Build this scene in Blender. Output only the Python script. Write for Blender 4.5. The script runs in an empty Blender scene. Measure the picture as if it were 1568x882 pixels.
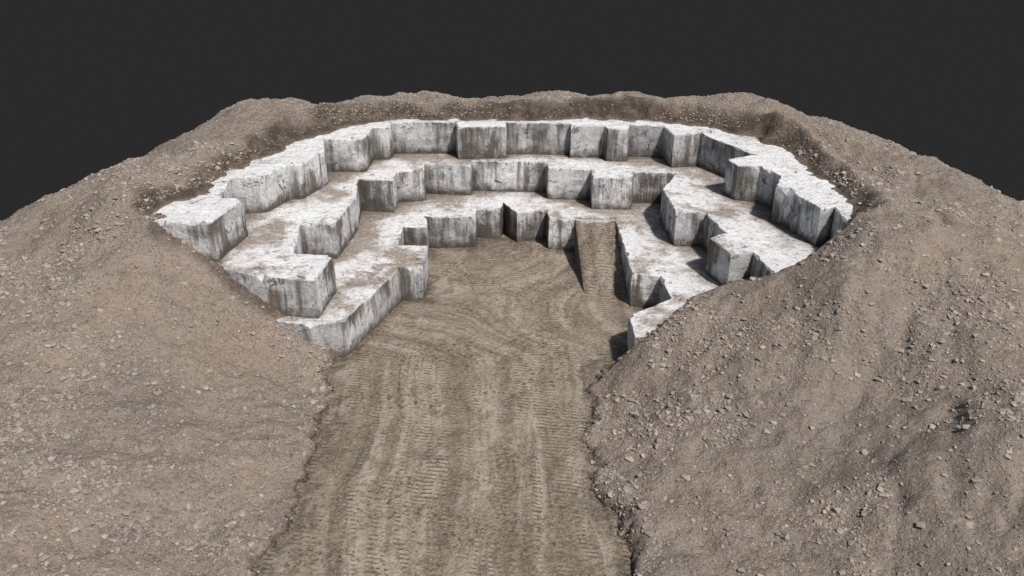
import bpy, math, random
import numpy as np
from mathutils import Vector
from mathutils.geometry import tessellate_polygon
random.seed(7); rng=np.random.default_rng(11)
TH=math.radians(26); CT,ST=math.cos(TH),math.sin(TH); H=70.0; F=1524.0
L=[0.0,5.6,11.4,17.4]
def P(px,py,z):
    u=(px-784)/F; v=(py-441)/F
    t=(H-z)/(ST+CT*v)
    return (u*t,(CT-ST*v)*t)
# ---------------------------------------------------------------- noise
def h2(ix,iy,s):
    n=(ix.astype(np.int64)*374761393+iy.astype(np.int64)*668265263+s*974711)&0xffffffff
    n=((n^(n>>13))*1274126177)&0xffffffff
    return ((n^(n>>16))&0xffff)/65535.0
def vn(x,y,s):
    ix=np.floor(x);iy=np.floor(y);fx=x-ix;fy=y-iy
    fx=fx*fx*(3-2*fx);fy=fy*fy*(3-2*fy)
    a=h2(ix,iy,s);b=h2(ix+1,iy,s);c=h2(ix,iy+1,s);d=h2(ix+1,iy+1,s)
    return (a*(1-fx)+b*fx)*(1-fy)+(c*(1-fx)+d*fx)*fy-0.5
def fbm(x,y,sc,s,o=4,g=0.5):
    r=0;a=1.0;f=1.0/sc
    for i in range(o):
        r=r+a*vn(x*f+17.3*i,y*f-9.1*i,s+i); a*=g; f*=2.03
    return r
def inpoly(x,y,poly):
    r=np.zeros(x.shape,bool);n=len(poly);j=n-1
    for i in range(n):
        xi,yi=poly[i];xj,yj=poly[j]
        if yi!=yj:
            c=((yi>y)!=(yj>y))&(x<(xj-xi)*(y-yi)/(yj-yi)+xi)
            r^=c
        j=i
    return r
def dist(x,y,poly,closed=True):
    d=np.full(x.shape,1e9);n=len(poly)
    for i in range(n if closed else n-1):
        ax,ay=poly[i];bx,by=poly[(i+1)%n]
        vx,vy=bx-ax,by-ay;l=vx*vx+vy*vy+1e-9
        t=np.clip(((x-ax)*vx+(y-ay)*vy)/l,0,1)
        d=np.minimum(d,np.hypot(x-ax-t*vx,y-ay-t*vy))
    return d
# ---------------------------------------------------------------- node helper
class NT:
    def __init__(s,name):
        s.m=bpy.data.materials.new(name); s.m.use_nodes=True
        s.t=s.m.node_tree; s.b=s.t.nodes['Principled BSDF']
        s.b.inputs['Specular IOR Level'].default_value=0.15
        s.pos=s.n('ShaderNodeNewGeometry')
    def n(s,ty,**k):
        nd=s.t.nodes.new(ty)
        for a,b in k.items(): setattr(nd,a,b)
        return nd
    def l(s,a,b): s.t.links.new(a,b)
    def attr(s,nm): return s.n('ShaderNodeAttribute',attribute_name=nm).outputs['Fac']
    def mapp(s,scale,rot=(0,0,0),vec=None):
        m=s.n('ShaderNodeMapping'); m.inputs['Scale'].default_value=scale; m.inputs['Rotation'].default_value=rot
        s.l(vec or s.pos.outputs['Position'],m.inputs['Vector']); return m.outputs[0]
    def noise(s,sc,det=6,rough=.55,dist=0,vec=None):
        k=s.n('ShaderNodeTexNoise'); k.inputs['Scale'].default_value=sc;k.inputs['Detail'].default_value=min(det,5)
        k.inputs['Roughness'].default_value=rough;k.inputs['Distortion'].default_value=dist
        s.l(vec or s.pos.outputs['Position'],k.inputs['Vector']); return k.outputs['Fac']
    def ramp(s,fac,stops):
        k=s.n('ShaderNodeValToRGB'); e=k.color_ramp.elements
        while len(e)<len(stops): e.new(0.5)
        for i,(p,c) in enumerate(stops):
            e[i].position=p
            e[i].color=(c,c,c,1) if not isinstance(c,tuple) else (*c,1)
        s.l(fac,k.inputs[0]); return k.outputs[0]
    def mix(s,f,a,b,bt='MIX'):
        k=s.n('ShaderNodeMix',data_type='RGBA',blend_type=bt)
        for v,i in ((f,0),(a,6),(b,7)):
            if isinstance(v,(int,float)): k.inputs[i].default_value=v
            elif isinstance(v,tuple): k.inputs[i].default_value=(*v,1)
            else: s.l(v,k.inputs[i])
        return k.outputs[2]
    def m2(s,op,a,b=0.0,c=None):
        k=s.n('ShaderNodeMath',operation=op)
        for i,v in enumerate((a,b,c)):
            if v is None: continue
            if isinstance(v,(int,float)): k.inputs[i].default_value=v
            else: s.l(v,k.inputs[i])
        return k.outputs[0]
    def bump(s,h,st,d,prev=None):
        k=s.n('ShaderNodeBump');k.inputs['Strength'].default_value=st;k.inputs['Distance'].default_value=abs(d)
        if d<0: k.invert=True
        s.l(h,k.inputs['Height'])
        if prev: s.l(prev,k.inputs['Normal'])
        return k.outputs[0]
    def fin(s,col,nrm=None,rough=.9):
        s.l(col,s.b.inputs['Base Color'])
        if nrm: s.l(nrm,s.b.inputs['Normal'])
        s.b.inputs['Roughness'].default_value=rough
        return s.m
# ---------------------------------------------------------------- materials
def mat_marble():
    s=NT('marble')
    sep=s.n('ShaderNodeSeparateXYZ'); s.l(s.pos.outputs['True Normal'],sep.inputs[0]); nz=sep.outputs[2]
    top=s.ramp(nz,[(.55,0.0),(.8,1.0)])
    tone=s.attr('tone')
    base=s.ramp(s.noise(.22,8,.62,.6),[(.3,(.62,.625,.63)),(.45,(.79,.795,.80)),(.62,(.86,.865,.87))])
    m1=s.ramp(s.noise(.42,10,.68,1.6),[(.52,0.0),(.70,.6)])
    base=s.mix(m1,base,(.37,.38,.395))
    nv=s.noise(.28,9,.62,2.0)
    vein=s.ramp(s.m2('ABSOLUTE',s.m2('SUBTRACT',nv,.5)),[(0.0,.75),(.011,.0)])
    base=s.mix(vein,base,(.14,.135,.13))
    wb=s.mix(1.0,base,s.ramp(tone,[(0.0,.60),(1.0,1.0)]),'MULTIPLY')
    amt=s.m2('MULTIPLY',s.m2('SUBTRACT',s.noise(.14,2),.48),.7)
    st=s.m2('ADD',s.noise(1.0,7,.65,.3,vec=s.mapp((.7,.7,.07))),amt)
    wall=s.mix(s.ramp(st,[(.50,0.0),(.66,.8)]),wb,(.11,.108,.105))
    st2=s.m2('ADD',s.noise(1.0,6,.6,.2,vec=s.mapp((.5,.5,.05),(0,0,.7))),amt)
    wall=s.mix(s.ramp(st2,[(.60,0.0),(.67,.8)]),wall,(.155,.118,.086))
    st3=s.m2('ADD',s.noise(1.0,9,.75,.2,vec=s.mapp((2.3,2.3,.4))),amt)
    wall=s.mix(s.ramp(st3,[(.54,0.0),(.70,.55)]),wall,(.08,.078,.075))
    blot=s.noise(.5,9,.80,.8)
    wall=s.mix(s.ramp(blot,[(.57,0.0),(.62,.85)]),wall,(.095,.078,.062))
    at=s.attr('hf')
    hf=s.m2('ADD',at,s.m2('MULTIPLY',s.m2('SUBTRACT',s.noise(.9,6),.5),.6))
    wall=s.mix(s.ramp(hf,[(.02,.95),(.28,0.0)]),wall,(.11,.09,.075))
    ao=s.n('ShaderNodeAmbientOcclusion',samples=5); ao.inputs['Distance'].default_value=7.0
    crev_shade=s.m2('ADD',ao.outputs['AO'],s.m2('MULTIPLY',s.m2('SUBTRACT',s.noise(.6,5,.7),.5),.45))
    wall=s.mix(s.ramp(crev_shade,[(.28,.93),(.66,0.0)]),wall,(.07,.061,.053))  # recess shade put into the wall colour by the AO mask, broken by noise
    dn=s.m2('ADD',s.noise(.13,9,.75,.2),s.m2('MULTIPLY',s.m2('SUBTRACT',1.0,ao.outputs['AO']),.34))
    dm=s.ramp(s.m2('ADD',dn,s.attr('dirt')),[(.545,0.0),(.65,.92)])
    tp=s.mix(.5,base,(.89,.89,.895))
    tp=s.mix(s.ramp(s.noise(1.7,8,.78),[(.52,0.0),(.69,.65)]),tp,(.24,.225,.21))
    tp=s.mix(s.m2('MULTIPLY',dm,s.ramp(s.noise(2.2,8,.75),[(.34,.5),(.5,1.0)])),tp,s.mix(s.noise(1.5,8),(.36,.285,.225),(.20,.155,.122)))
    tp=s.mix(s.ramp(s.noise(.6,10,.9,1),[(.565,0.0),(.62,.85)]),tp,(.10,.085,.072))
    tp=s.mix(s.ramp(crev_shade,[(.28,.88),(.66,0.0)]),tp,(.10,.08,.064))  # same AO recess shade put into the bench-top colour
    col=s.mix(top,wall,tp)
    b=s.bump(s.noise(.9,10,.65),.6,.5)
    b=s.bump(s.noise(1.0,6,.6,vec=s.mapp((2.2,2.2,.3))),.4,.3,b)
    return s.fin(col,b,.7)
def mat_ground():
    s=NT('dry_earth')
    a=s.ramp(s.noise(.035,8,.6,.5),[(.35,(.355,.285,.232)),(.52,(.395,.323,.266)),(.68,(.30,.255,.218))])
    a=s.mix(s.ramp(s.noise(.09,5,.7,.8),[(.48,0.0),(.66,.4)]),a,(.235,.19,.152))
    a=s.mix(s.ramp(s.noise(.5,9,.7),[(.45,0.0),(.7,.5)]),a,(.22,.175,.138))
    pm=s.ramp(s.noise(.09,6,.65,.5),[(.42,.25),(.56,1.0)])
    v=s.n('ShaderNodeTexVoronoi',feature='F1'); v.inputs['Scale'].default_value=1.9
    s.l(s.pos.outputs['Position'],v.inputs['Vector'])
    peb=s.ramp(v.outputs['Distance'],[(.28,1.0),(.40,0.0)])
    hue=s.n('ShaderNodeSeparateColor'); s.l(v.outputs['Color'],hue.inputs[0])
    pc=s.ramp(hue.outputs[0],[(0.0,(.19,.20,.215)),(.35,(.30,.28,.26)),(.7,(.43,.365,.31)),(1.0,(.58,.52,.45))])
    a=s.mix(s.m2('MULTIPLY',peb,s.m2('MULTIPLY',pm,.85)),a,pc)
    a=s.mix(s.ramp(s.noise(3.8,8,.8),[(.5,0.0),(.66,.6)]),a,(.115,.094,.075))
    a=s.mix(s.ramp(s.noise(2.7,8,.8),[(.52,0.0),(.70,.5)]),a,(.52,.445,.375))
    dp=s.m2('MULTIPLY',s.attr('dark_soil'),s.ramp(s.noise(.5,5,.75),[(.32,.6),(.54,1.0)]))
    a=s.mix(dp,a,(.078,.060,.047))
    b=s.bump(s.noise(.35,9,.62),.8,1.8)
    b=s.bump(s.m2('MULTIPLY',peb,pm),.85,.26,b)
    b=s.bump(s.noise(2.2,9,.78),.85,.4,b)
    return s.fin(a,b,.95)
def mat_road():
    s=NT('tracked_dirt')
    sp=s.n('ShaderNodeSeparateXYZ'); s.l(s.pos.outputs['Position'],sp.inputs[0])
    x,y=sp.outputs[0],sp.outputs[1]
    a=s.ramp(s.noise(.07,8,.7,.8),[(.34,(.30,.235,.175)),(.5,(.39,.315,.24)),(.66,(.46,.38,.295))])
    wob=s.m2('MULTIPLY',s.m2('SUBTRACT',s.noise(.03,2),.5),9.0)
    yr=s.m2('SUBTRACT',y,158.0)
    rad=s.m2('SQRT',s.m2('ADD',s.m2('MULTIPLY',x,x),s.m2('MULTIPLY',yr,yr)))
    pit=s.ramp(s.m2('DIVIDE',s.m2('SUBTRACT',y,122.0),22.0),[(0,0.0),(1,.75)])
    mx=s.n('ShaderNodeMix',data_type='FLOAT'); s.l(pit,mx.inputs[0]); s.l(x,mx.inputs[2]); s.l(rad,mx.inputs[3])
    c0=mx.outputs[0]
    xx=s.m2('ADD',s.m2('ADD',c0,wob),s.m2('MULTIPLY',s.m2('SUBTRACT',s.noise(.35,3),.5),.8))
    def strands(u,sc,seed,width,stretch=.02):
        cx=s.n('ShaderNodeCombineXYZ'); s.l(u,cx.inputs[0]); s.l(s.m2('MULTIPLY',y,stretch),cx.inputs[1]); cx.inputs[2].default_value=seed
        nn=s.noise(sc,1,.5,vec=cx.outputs[0])
        return nn,s.ramp(s.m2('ABSOLUTE',s.m2('SUBTRACT',nn,.5)),[(width*.7,1.0),(width,0.0)])
    rut,_=strands(xx,.36,0,.05)
    fine,_=strands(xx,1.3,4,.05,.06)
    brk0=s.ramp(s.noise(.1,4,.6),[(.34,.35),(.58,1.0)])
    a=s.mix(s.m2('MULTIPLY',brk0,s.ramp(rut,[(.48,0.0),(.59,.8)])),a,(.58,.50,.40))
    a=s.mix(s.m2('MULTIPLY',brk0,s.ramp(rut,[(.37,.7),(.48,0.0)])),a,(.18,.142,.108))
    a=s.mix(s.m2('MULTIPLY',brk0,s.ramp(fine,[(.36,.6),(.49,0.0)])),a,(.17,.134,.10))
    tr=None
    for (skew,sc,seed,wd) in ((0,.42,11,.034),(.10,.33,23,.025),(-.12,.33,37,.025)):
        u=s.m2('ADD',xx,s.m2('MULTIPLY',y,skew))
        _,m=strands(u,sc,seed,wd,.015)
        brk=s.ramp(s.noise(.17,4,.7,vec=s.mapp((1,.5,1+seed))),[(.46,0.0),(.56,1.0)])
        m=s.m2('MULTIPLY',m,brk)
        tr=m if tr is None else s.m2('MAXIMUM',tr,m)
    ph=s.m2('MULTIPLY',s.m2('SUBTRACT',s.noise(.4,2,.5),.5),5.0)
    per=s.m2('SINE',s.m2('ADD',ph,s.m2('MULTIPLY',s.m2('ADD',y,s.m2('MULTIPLY',xx,.2)),9.0)))
    a=s.mix(s.m2('MULTIPLY',tr,.45),a,(.56,.48,.385))
    tread=s.m2('MULTIPLY',tr,s.ramp(per,[(.40,0.0),(.65,1.0)]))
    a=s.mix(s.m2('MULTIPLY',tread,.75),a,(.13,.103,.08))
    a=s.mix(s.ramp(s.noise(.35,5,.8,.6),[(.50,0.0),(.62,.7)]),a,(.195,.154,.116))
    edge=s.attr('edge')
    sp1=s.m2('MULTIPLY',s.ramp(s.noise(1.5,9,.87),[(.51,0.0),(.60,.9)]),s.m2('MINIMUM',s.m2('ADD',s.ramp(s.noise(.11,3),[(.38,.2),(.58,1.0)]),edge),1.0))
    a=s.mix(sp1,a,(.07,.056,.044))
    a=s.mix(s.ramp(s.noise(2.6,8,.8),[(.52,0.0),(.64,.65)]),a,(.62,.54,.44))
    a=s.mix(s.m2('MULTIPLY',s.m2('MULTIPLY',edge,.8),s.ramp(s.noise(.8,5,.75),[(.38,.3),(.58,1.0)])),a,(.10,.078,.06))
    b=s.bump(s.m2('MULTIPLY',rut,brk0),.6,1.2)
    b=s.bump(tread,.7,-.18,b)
    b=s.bump(s.noise(1.4,10,.8),.9,.6,b)
    return s.fin(a,b,.95)
def mat_rock():
    s=NT('rubble_stone')
    r=s.pos.outputs['Random Per Island']
    a=s.ramp(r,[(0.0,(.21,.217,.23)),(.3,(.33,.305,.28)),(.65,(.43,.37,.312)),(1.0,(.61,.55,.48))])
    a=s.mix(s.noise(2.5,6,.7),a,(.30,.245,.20))
    return s.fin(a,s.bump(s.noise(4,6),.5,.1),.9)
def mat_edge():
    s=NT('dark_clods')  # clods coloured dark along the road edge
    a=s.ramp(s.pos.outputs['Random Per Island'],[(0.0,(.05,.04,.032)),(.6,(.10,.08,.062)),(1.0,(.25,.20,.16))])
    return s.fin(a,None,.95)
def mat_bg():
    s=NT('dark_grey_floor'); s.b.inputs['Base Color'].default_value=(.0212,.0213,.0215,1)
    s.b.inputs['Roughness'].default_value=1; s.b.inputs['Specular IOR Level'].default_value=0
    return s.m
M_mar,M_gr,M_rd,M_rk,M_bg,M_ed=mat_marble(),mat_ground(),mat_road(),mat_rock(),mat_bg(),mat_edge()
def mkobj(name,verts,faces,mat,smooth=False):
    me=bpy.data.meshes.new(name); 
    me.from_pydata(verts.tolist() if isinstance(verts,np.ndarray) else verts,[],faces.tolist() if isinstance(faces,np.ndarray) else faces)
    me.materials.append(mat); me.update()
    if smooth: me.polygons.foreach_set('use_smooth',np.ones(len(me.polygons),bool))
    o=bpy.data.objects.new(name,me); bpy.context.scene.collection.objects.link(o); return o
# ---------------------------------------------------------------- plan of the quarry
E3=[(247,340),(322,343),(372,304),(338,303),(352,272),(403,270),(440,252),(460,251),(497,230),(496,213),(557,213),(569,196),(594,195),(602,187),
 (697,187),(701,195),(773,194),(776,188),(873,189),(875,193),(926,193),(931,198),(961,198),(965,191),(1016,193),(1032,207),(1072,205),(1080,208),(1118,222),
 (1154,237),(1113,244),(1130,253),(1163,256),(1196,268),(1188,285),(1205,289),(1257,319),(1278,317),(1300,345)]
E2=[(330,408),(400,424),(482,430),(510,391),(450,388),(460,343),(512,344),(545,301),(549,275),(601,277),(607,263),(649,260),(650,250),(720,253),(723,246),
 (837,248),(840,258),(905,259),(908,272),(967,273),(971,263),(1037,265),(1014,289),(1036,325),(1080,326),(1110,356),(1086,364),(1119,389),(1153,387),(1182,416)]
E1=[(425,491),(475,497),(528,490),(568,452),(613,411),(647,409),(655,376),(608,375),(618,348),(654,348),(654,333),(728,332),(730,320),(766,320),(771,311),(792,326),(837,322),
 (841,336),(880,338),(943,338),(968,419),(1010,422),(1028,457),(963,483),(972,516)]
e3=[P(a,b,L[3]) for a,b in E3]; e2=[P(a,b,L[2]) for a,b in E2]; e1=[P(a,b,L[1]) for a,b in E1]
RING=[(228,325),(262,305),(300,293),(345,265),(385,247),(415,232),(460,211),(530,190),(600,183),(700,182),(790,184),(870,183),(950,184),(1040,187),(1100,195),(1165,211),(1210,230),(1250,262),(1300,297),(1318,330)]
ring=[P(a,b,L[3]) for a,b in RING]
CEN=(0.0,140.0)
def outw(p,d):
    vx,vy=p[0]-CEN[0],p[1]-CEN[1]; l=math.hypot(vx,vy); return (p[0]+vx/l*d,p[1]+vy/l*d)
CREST=[(980,520,6.2),(1012,500,7.0),(1065,458,8.4),(1130,435,10.6),(1190,422,12.9),(1245,398,14.8),(1303,349,18.3)]
crest=[P(*c) for c in CREST]
back=[outw(p,3.2) for p in ring][::-1]
A0=e3[0]
poly3=e3+[outw(crest[-1],1.5)]+back
poly2=e2+crest[4:]+back+[(A0[0]+1,A0[1]+1.0)]
poly1=e1+crest[1:]+back+[(A0[0]+1.5,A0[1]+1.5),(e2[0][0]+.5,e2[0][1]+.8)]
g_mid=((e2[1][0]),(e2[1][1]+1.2))
cut=[(A0[0]+1.8,A0[1]+1.2),(e2[0][0]+1.0,e2[0][1]+1.3),g_mid,(e1[1][0],e1[1][1]+1.2),(e1[2][0]-.8,e1[2][1]+1.6),
     P(560,530,0),P(900,540,0),(e1[-1][0]+1.2,e1[-1][1]+.9)]+[(c[0]-.5,c[1]+1.3) for c in crest[1:]]+ring[::-1]
RL=[(545,532),(522,548),(505,570),(512,600),(497,645),(490,665),(470,712),(475,735),(448,780),(452,805),(405,850),(385,900)]
RR=[(975,905),(962,850),(942,800),(925,770),(907,745),(912,715),(893,680),(908,640),(903,600),(915,572),(950,545)]
road=[P(a,b,0) for a,b in RL]
road=road+[(road[-1][0]-3,20)]+[(P(975,905,0)[0]+3,20)]+[P(a,b,0) for a,b in RR]+[P(900,480,0),P(600,480,0)]
# ---------------------------------------------------------------- terrain control heights
ctl=[]
def C(px,py,z): p=P(px,py,z); ctl.append((p[0],p[1],z))
for p in ring: ctl.append((p[0],p[1],17.7))
for i,p in enumerate(ring):
    q=outw(p,4.0); ctl.append((q[0],q[1],20.0 if 5<i<16 else 19.2))
SIL=[(0,335,11.5),(55,300,13.5),(110,288,14),(160,268,15),(215,240,16),(275,215,17),(330,185,18.2),(385,158,19.3),(450,155,19.5),(520,160,19.2),(550,146,20),(640,148,19.8),(750,151,19.8),
 (860,140,20.3),(960,138,20.4),(1060,148,20),(1150,150,19.8),(1215,172,19.6),(1270,185,19.4),(1340,215,18.8),(1450,255,17.5),(1540,290,15.5),(1590,335,13.5)]
for a,b,z in SIL:
    C(a,b,z); p=outw(P(a,b,z),7); ctl.append((p[0],p[1],z-4)); p=outw(P(a,b,z),30); ctl.append((p[0],p[1],-10))
for a in [(-105,140,5),(-100,115,8),(-100,85,7),(-95,50,5),(-130,120,-9),(-130,80,-9),(-125,40,-9),(-60,25,3),(60,25,3),
          (105,140,11),(105,115,12),(105,85,9),(100,50,6),(135,120,-9),(135,80,-9),(130,40,-9),(-140,180,-11),(140,180,-11),(0,245,-12),(0,28,0.3),
          (-140,20,-9),(140,20,-9)]: ctl.append(a)
for i,(a,b,z) in enumerate(CREST): C(a,b,z)
for p,z in ((e3[0],16.9),(((e3[0][0]+e3[1][0])/2,(e3[0][1]+e3[1][1])/2),14.2),(e2[0],11.0),(e2[1],8.2),(e1[0],5.2),(e1[1],2.9),(e1[2],.3)):
    ctl.append((p[0],p[1],z)); 
for c in [(200,350,16),(215,420,12.5),(120,340,14.5),(60,400,11.5),(0,420,10.5),(300,470,8.8),(200,520,8),(60,540,8.5),(380,520,4.6),(320,600,3.6),(450,560,1.6),(180,640,5.4),(0,660,7),
          (430,640,1.6),(380,720,1.6),(250,760,3.2),(100,800,4.6),(0,880,5.0),(330,850,1.2),(200,900,2.4),
          (948,548,1.0),(930,600,1.0),(990,570,4.0),(1050,540,6.6),(1130,500,9.4),(1000,640,3.2),(930,700,.9),(1000,750,2.0),(1100,640,5.2),(1200,560,9.0),(1340,352,19.8),(1390,372,19.2),(1300,440,16.2),(1240,470,13.4),
          (1390,460,13.6),(1460,400,17.6),(1568,430,15.8),(1480,520,14.6),(1568,600,13.2),(1350,600,8.4),(1480,680,11.2),(1250,700,5.8),(1120,780,3.4),(1000,850,1.0),(1250,860,3.8),(1400,800,6.8),(1568,800,8.5),(1500,900,6.5),
          (1360,290,18.3),(1420,310,17.0),(1500,350,16.6),(1300,235,18.6),(1370,260,18.4)]: C(*c)
ctl=np.array(ctl); cc=3.5
d=np.hypot(ctl[:,0][:,None]-ctl[:,0],ctl[:,1][:,None]-ctl[:,1]); K=-np.sqrt(d*d+cc*cc)
n=len(ctl); A=np.zeros((n+1,n+1));A[:n,:n]=K;A[:n,n]=1;A[n,:n]=1
A[:n,:n]+=np.eye(n)*0.6
w=np.linalg.solve(A,np.append(ctl[:,2],0))
def rbf(x,y):
    r=np.full(x.shape,w[n])
    for i in range(n): r=r-w[i]*np.sqrt((x-ctl[i,0])**2+(y-ctl[i,1])**2+cc*cc)
    return r
SD=None;DARK_SOIL=None
def sst(a,b,x):
    t=np.clip((x-a)/(b-a),0,1); return t*t*(3-2*t)
def terr(x,y):
    global SD,DARK_SOIL
    h=rbf(x,y)
    dq=dist(x,y,cut)
    ic=inpoly(x,y,cut)
    amp=np.clip(dq/6,0.12,1)
    h=h+amp*(fbm(x,y,16,3,4)*2.0)+fbm(x,y,4.2,9,4,.6)*.6*np.clip(dq/3,.4,1)+fbm(x,y,1.4,40,3,.6)*.20
    rg=1-np.abs(fbm(x,y,9,77,3))*4; h=h+amp*np.clip(rg,-1,1)*.4
    gl=1-np.abs(fbm((x-y*.35),y*.35+x*.12,7,83,3))*5
    h=h-np.clip(gl,0,1)*sst(28,42,x)*sst(170,140,y)*.6*amp
    h=np.where((np.abs(x)<60)&(y<170),np.maximum(h,.42+fbm(x,y,2,5,3)*.3),h)
    dr=dist(x,y,ring,False)
    wv=fbm(x,y,5.0,31,4,.6)*2.2
    side=np.where(ic,-dr,dr)+wv
    lipz=17.40+np.clip(side+.9,-3,1.0)*.30+np.clip(side-.1,0,9)*2.2+fbm(x,y,1.3,35,3)*.18
    h=h+np.exp(-((dr-3.0)/1.5)**2)*(~ic)*(1.3+fbm(x,y,7,55,2)*1.8)
    h=np.where((dr<6)&~ic,np.minimum(h,lipz),h)
    h=np.where((dr<3.0)&~ic,np.maximum(h,17.1),h)
    sd=dist(x,y,road); ins=inpoly(x,y,road); sd=np.where(ins,-sd,sd)+fbm(x,y,2.2,21,4,.65)*1.7
    SD=sd
    bank=-.4+np.clip(sd,-1,60)*1.3
    h=np.minimum(h,np.where(sd<12,bank,h))
    in3=inpoly(x,y,poly3)&(dist(x,y,e3,False)>1.0)
    inner=np.where((dr<3)&(side>-1.4)&in3,np.minimum(lipz,18.2),-1.2)
    h=np.where(ic,inner,h)
    fr=dist(x,y,[A0,e3[1],e2[0],e2[1],e2[2],e1[2]],False)
    DARK_SOIL=np.clip(sst(-1.8,.2,side)*sst(3.6,1.2,side)*(dr<7)*.92+sst(2.2,.2,fr+fbm(x,y,3,71,3)*1.5)*.75+sst(.95,.3,sd)*(sd>-1)*.9*(y<135),0,.92)  # dark soil along the rim; soil also darkened at wall contact and road bank
    return h
step=.42
xs=np.arange(-150,150,step); ys=np.arange(22,250,step)
X,Y=np.meshgrid(xs,ys); Z=terr(X,Y); SDG=SD
nx,ny=len(xs),len(ys)
idx=np.arange(nx*ny).reshape(ny,nx)
fc=np.stack([idx[:-1,:-1],idx[:-1,1:],idx[1:,1:],idx[1:,:-1]],-1).reshape(-1,4)
hill=mkobj('quarry_hill_terrain',np.stack([X.ravel(),Y.ravel(),Z.ravel()],1),fc,M_gr,True)
a=hill.data.attributes.new('dark_soil','FLOAT','POINT'); a.data.foreach_set('value',DARK_SOIL.ravel().astype(np.float32))
xs2=np.arange(-52,62,.4); ys2=np.arange(22,172,.4)
X2,Y2=np.meshgrid(xs2,ys2)
Z2=fbm(X2,Y2,7,61,3)*.3+fbm(X2*1.2,Y2*.15,6,64,3)*.22+fbm(X2,Y2,1.2,66,2)*.10
i2=np.arange(X2.size).reshape(X2.shape)
f2=np.stack([i2[:-1,:-1],i2[:-1,1:],i2[1:,1:],i2[1:,:-1]],-1).reshape(-1,4)
rd=mkobj('dirt_road',np.stack([X2.ravel(),Y2.ravel(),Z2.ravel()],1),f2,M_rd,True)
# floor colour darkens at the foot of the walls; loose dark grit along the verge
ew=dist(X2,Y2,e1,False)+fbm(X2,Y2,3,91,3)*1.2
ev=np.minimum(dist(X2,Y2,[P(a,b,0) for a,b in RL],False),dist(X2,Y2,[P(a,b,0) for a,b in RR],False))+fbm(X2,Y2,3,92,4,.6)*2.4
EDG=np.clip(sst(2.6,.3,ew)*.9+sst(2.6,.2,ev)*.75,0,1)
a=rd.data.attributes.new('edge','FLOAT','POINT'); a.data.foreach_set('value',EDG.ravel().astype(np.float32))
# ---------------------------------------------------------------- marble benches
def area(p): return sum(p[i][0]*p[(i+1)%len(p)][1]-p[(i+1)%len(p)][0]*p[i][1] for i in range(len(p)))/2
def bench(name,poly,z1,z0,vis0,dirt):
    if area(poly)<0: poly=poly[::-1]
    pts=[]; seg=[]
    m=len(poly)
    for i in range(m):
        a=Vector(poly[i]);b=Vector(poly[(i+1)%m]); l=(b-a).length
        k=max(1,int(l/.7))
        tn=random.random()
        for j in range(k):
            p=a.lerp(b,j/k); pts.append((p.x,p.y,j==0)); seg.append(tn)
    N=len(pts); xy=np.array([(p[0],p[1]) for p in pts]); corner=np.array([p[2] for p in pts])
    nxt=np.roll(xy,-1,0)-xy; prv=xy-np.roll(xy,1,0)
    def un(v): return v/(np.linalg.norm(v,axis=1,keepdims=True)+1e-9)
    t=un(un(nxt)+un(prv)); nr=np.stack([-t[:,1],t[:,0]],1)
    s=np.cumsum(np.linalg.norm(prv,axis=1))
    jit=rng.normal(0,.035,N)*(~corner)
    xy=xy+nr*jit[:,None]
    chip=.07+np.clip(vn(s*.6,s*0+z1,5)+.5-.74,0,1)*3.2+rng.random(N)**3*.22
    chip=chip+corner*rng.choice([0,0,.1,.3,.8],N)
    rows=[]
    zs=[z1,None]+list(np.linspace(z1-1.0,z0,6))
    for r,z in enumerate(zs):
        if r==0: q=xy+nr*chip[:,None]*.9; zz=np.full(N,z1)+rng.normal(0,.02,N)
        elif r==1: q=xy; zz=z1-chip*1.1
        else:
            q=xy+nr*((vn(s*.5,np.full(N,z*.7),r)*.20+(r-1)*-.02)[:,None]); zz=np.minimum(np.full(N,z),z1-chip*1.1-.15)
        rows.append(np.column_stack([q,zz]))
    V=np.concatenate(rows); R=len(zs)
    faces=[];tone=[]
    for r in range(R-1):
        for i in range(N):
            j=(i+1)%N
            faces.append((r*N+j,r*N+i,(r+1)*N+i,(r+1)*N+j)); tone.append(seg[i])
    tri=tessellate_polygon([[Vector(v) for v in rows[0]]])
    for tr in tri:
        a,b,c=[rows[0][k] for k in tr]
        if (b[0]-a[0])*(c[1]-a[1])-(b[1]-a[1])*(c[0]-a[0])<0: tr=(tr[0],tr[2],tr[1])
        faces.append(tuple(tr)); tone.append(1.0)
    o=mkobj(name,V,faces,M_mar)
    me=o.data
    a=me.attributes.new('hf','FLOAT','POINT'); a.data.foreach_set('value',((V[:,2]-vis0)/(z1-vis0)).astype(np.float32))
    a=me.attributes.new('dirt','FLOAT','POINT'); a.data.foreach_set('value',np.full(len(V),dirt,np.float32))
    if len(tone)==len(me.polygons):
        a=me.attributes.new('tone','FLOAT','FACE'); a.data.foreach_set('value',np.array(tone,np.float32))
    return o
par=bpy.data.objects.new('marble_quarry_benches',None); bpy.context.scene.collection.objects.link(par)
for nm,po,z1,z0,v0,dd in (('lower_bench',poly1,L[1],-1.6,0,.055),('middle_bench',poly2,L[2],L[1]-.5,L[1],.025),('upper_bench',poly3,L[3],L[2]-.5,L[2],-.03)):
    o=bench(nm,po,z1,z0,v0,dd); o.parent=par
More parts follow.
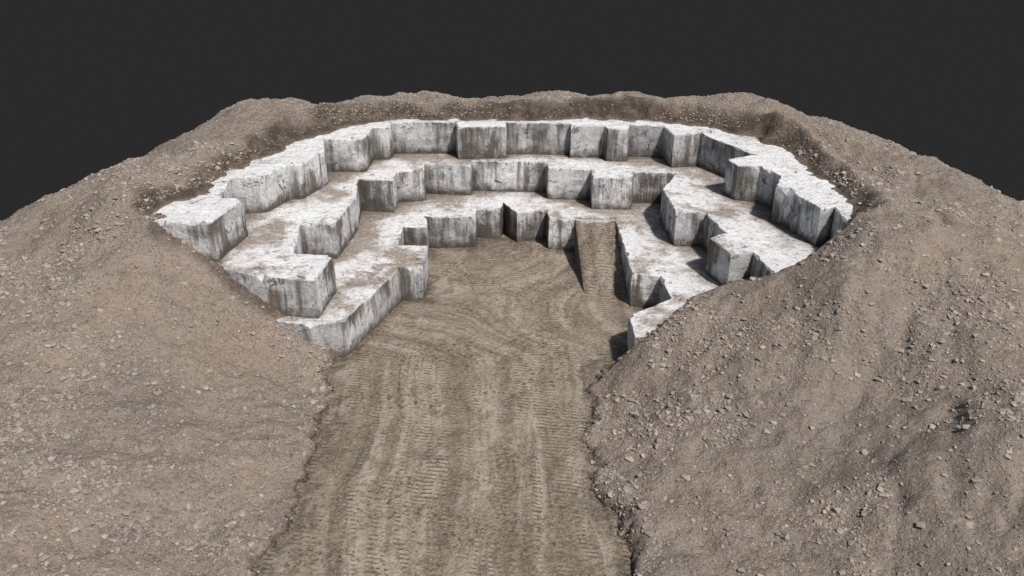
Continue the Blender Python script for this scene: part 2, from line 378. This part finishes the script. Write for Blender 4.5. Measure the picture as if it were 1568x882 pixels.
# ramp
a=P(881,338,L[1]);b=P(944,338,L[1]);c=P(970,474,0);dd_=P(895,452,0)
nr_,nc_=60,24; V=[];Fc=[];ee=[]
for i in range(nr_+1):
    for j in range(nc_+1):
        u=i/nr_;v=j/nc_
        x=(a[0]*(1-v)+b[0]*v)*(1-u)+(dd_[0]*(1-v)+c[0]*v)*u
        y=(a[1]*(1-v)+b[1]*v+1.2)*(1-u)+(dd_[1]*(1-v)+c[1]*v)*u
        z=(L[1]+.06)*(1-u)-.1*u+random.gauss(0,.035)-.22*(math.exp(-((v-.28)/.09)**2)+math.exp(-((v-.74)/.09)**2))
        V.append((x,y,z)); ee.append(.9*max(math.exp(-(v/.08)**2),math.exp(-((1-v)/.10)**2))+.35*(math.exp(-((v-.28)/.09)**2)+math.exp(-((v-.74)/.09)**2)))
for i in range(nr_):
    for j in range(nc_):
        k=i*(nc_+1)+j; Fc.append((k,k+nc_+1,k+nc_+2,k+1))
for side in (0,nc_):
    base=len(V)
    for i in range(nr_+1):
        t=V[i*(nc_+1)+side]; V.append((t[0]+(-.15 if side==0 else .15),t[1],-1.2)); ee.append(1.0)
    for i in range(nr_):
        p=i*(nc_+1)+side;q=(i+1)*(nc_+1)+side
        Fc.append((p,base+i,base+i+1,q) if side==0 else (p,q,base+i+1,base+i))
ro=mkobj('access_ramp',V,Fc,M_rd)
a=ro.data.attributes.new('edge','FLOAT','POINT'); a.data.foreach_set('value',np.array(ee,np.float32))
# ---------------------------------------------------------------- rubble
import bmesh
tmpl=[]
for k in range(8):
    bm=bmesh.new()
    for i in range(11):
        v=Vector((random.gauss(0,1),random.gauss(0,1),random.gauss(0,1))).normalized()*random.uniform(.75,1.05)
        bm.verts.new((v.x*random.uniform(.9,1.2),v.y*.85,v.z*.55))
    r=bmesh.ops.convex_hull(bm,input=bm.verts)
    bmesh.ops.delete(bm,geom=[g for g in r['geom_interior'] if isinstance(g,bmesh.types.BMVert)],context='VERTS')
    bmesh.ops.triangulate(bm,faces=bm.faces)
    bm.verts.index_update()
    tmpl.append((np.array([v.co[:] for v in bm.verts]),np.array([[v.index for v in f.verts] for f in bm.faces])))
    bm.free()
def zat(G,rx,ry):
    gx=(rx-xs[0])/step; gy=(ry-ys[0])/step; ix=gx.astype(int);iy=gy.astype(int);fx=gx-ix;fy=gy-iy
    return (G[iy,ix]*(1-fx)+G[iy,ix+1]*fx)*(1-fy)+(G[iy+1,ix]*(1-fx)+G[iy+1,ix+1]*fx)*fy
def scatter(name,rx,ry,rz,sz,mat,sink=.12):
    allV=[];allF=[];off=0
    kind=rng.integers(0,8,len(rx)); yaw=rng.uniform(0,6.28,len(rx))
    for k in range(8):
        tv,tf=tmpl[k]; m=kind==k; c_,s_=np.cos(yaw[m])[:,None],np.sin(yaw[m])[:,None]; q=sz[m][:,None]
        vx=(tv[:,0]*c_-tv[:,1]*s_)*q+rx[m][:,None]; vy=(tv[:,0]*s_+tv[:,1]*c_)*q+ry[m][:,None]; vz=tv[:,2]*q+rz[m][:,None]+q*sink
        V=np.stack([vx,vy,vz],-1).reshape(-1,3); cnt=m.sum()
        Fq=(tf[None]+(np.arange(cnt)*len(tv))[:,None,None]).reshape(-1,3)+off
        allV.append(V);allF.append(Fq);off+=len(V)
    mkobj(name,np.concatenate(allV),np.concatenate(allF),mat)
NR=260000
rx=rng.uniform(-85,90,NR); ry=rng.uniform(66,195,NR)
den=fbm(rx,ry,11,90,4,.6)
keep=(rng.random(NR)<np.clip((den+.10)*2.0,.12,.80))
keep&=(np.abs(rx)<ry*.56+8)
sdv=zat(SDG,rx,ry)
keep&=(sdv>.3)&~inpoly(rx,ry,cut)
rx,ry,den=rx[keep],ry[keep],den[keep]
rz=zat(Z,rx,ry)
sz=np.clip(.12*(1-rng.random(len(rx)))**(-.42),.11,.62)
sz=np.where(ry>160,np.minimum(sz,.30),sz)
scatter('rock_rubble',rx,ry,rz,sz,M_rk,.0)
NR=90000
rx=np.concatenate([rng.uniform(-25,22,NR)]); ry=rng.uniform(70,118,NR)
sdv=zat(SDG,rx,ry); keep=(sdv>.05)&(sdv<.6)&(rng.random(NR)<.8)&~inpoly(rx,ry,cut)
rx,ry,sdv=rx[keep],ry[keep],sdv[keep]
rz=np.maximum(zat(Z,rx,ry),.0)
scatter('road_edge_clods',rx,ry,rz,rng.uniform(.07,.22,len(rx)),M_ed)
# ---------------------------------------------------------------- background
g=mkobj('background_ground',[(-3000,-3000,-12),(3000,-3000,-12),(3000,3000,-12),(-3000,3000,-12)],[(0,1,2,3)],M_bg)
# ---------------------------------------------------------------- light, world, camera
sc=bpy.context.scene
el=math.radians(52); s=Vector((.60,-.80,0)).normalized()*math.cos(el)+Vector((0,0,math.sin(el)))
ld=bpy.data.lights.new('sun','SUN'); ld.energy=3.9; ld.angle=math.radians(4); ld.color=(1,.955,.905)
lo=bpy.data.objects.new('sun',ld); sc.collection.objects.link(lo); lo.rotation_euler=s.to_track_quat('Z','Y').to_euler()
w_=bpy.data.worlds.new('World'); sc.world=w_; w_.use_nodes=True
nt=w_.node_tree; sk=nt.nodes.new('ShaderNodeTexSky'); sk.sky_type='NISHITA'; sk.sun_disc=False
sk.sun_elevation=el; sk.sun_rotation=math.atan2(s.x,s.y); sk.air_density=1; sk.dust_density=2; sk.ozone_density=1
nt.links.new(sk.outputs[0],nt.nodes['Background'].inputs[0]); nt.nodes['Background'].inputs[1].default_value=.05
cd=bpy.data.cameras.new('camera'); cd.lens=35; cd.sensor_width=36; cd.clip_end=8000; cd.clip_start=.5
co=bpy.data.objects.new('camera',cd); sc.collection.objects.link(co); co.location=(0,0,H); co.rotation_euler=(math.pi/2-TH,0,0)
sc.camera=co
sc.view_settings.view_transform='Standard'; sc.view_settings.look='None'; sc.view_settings.exposure=0
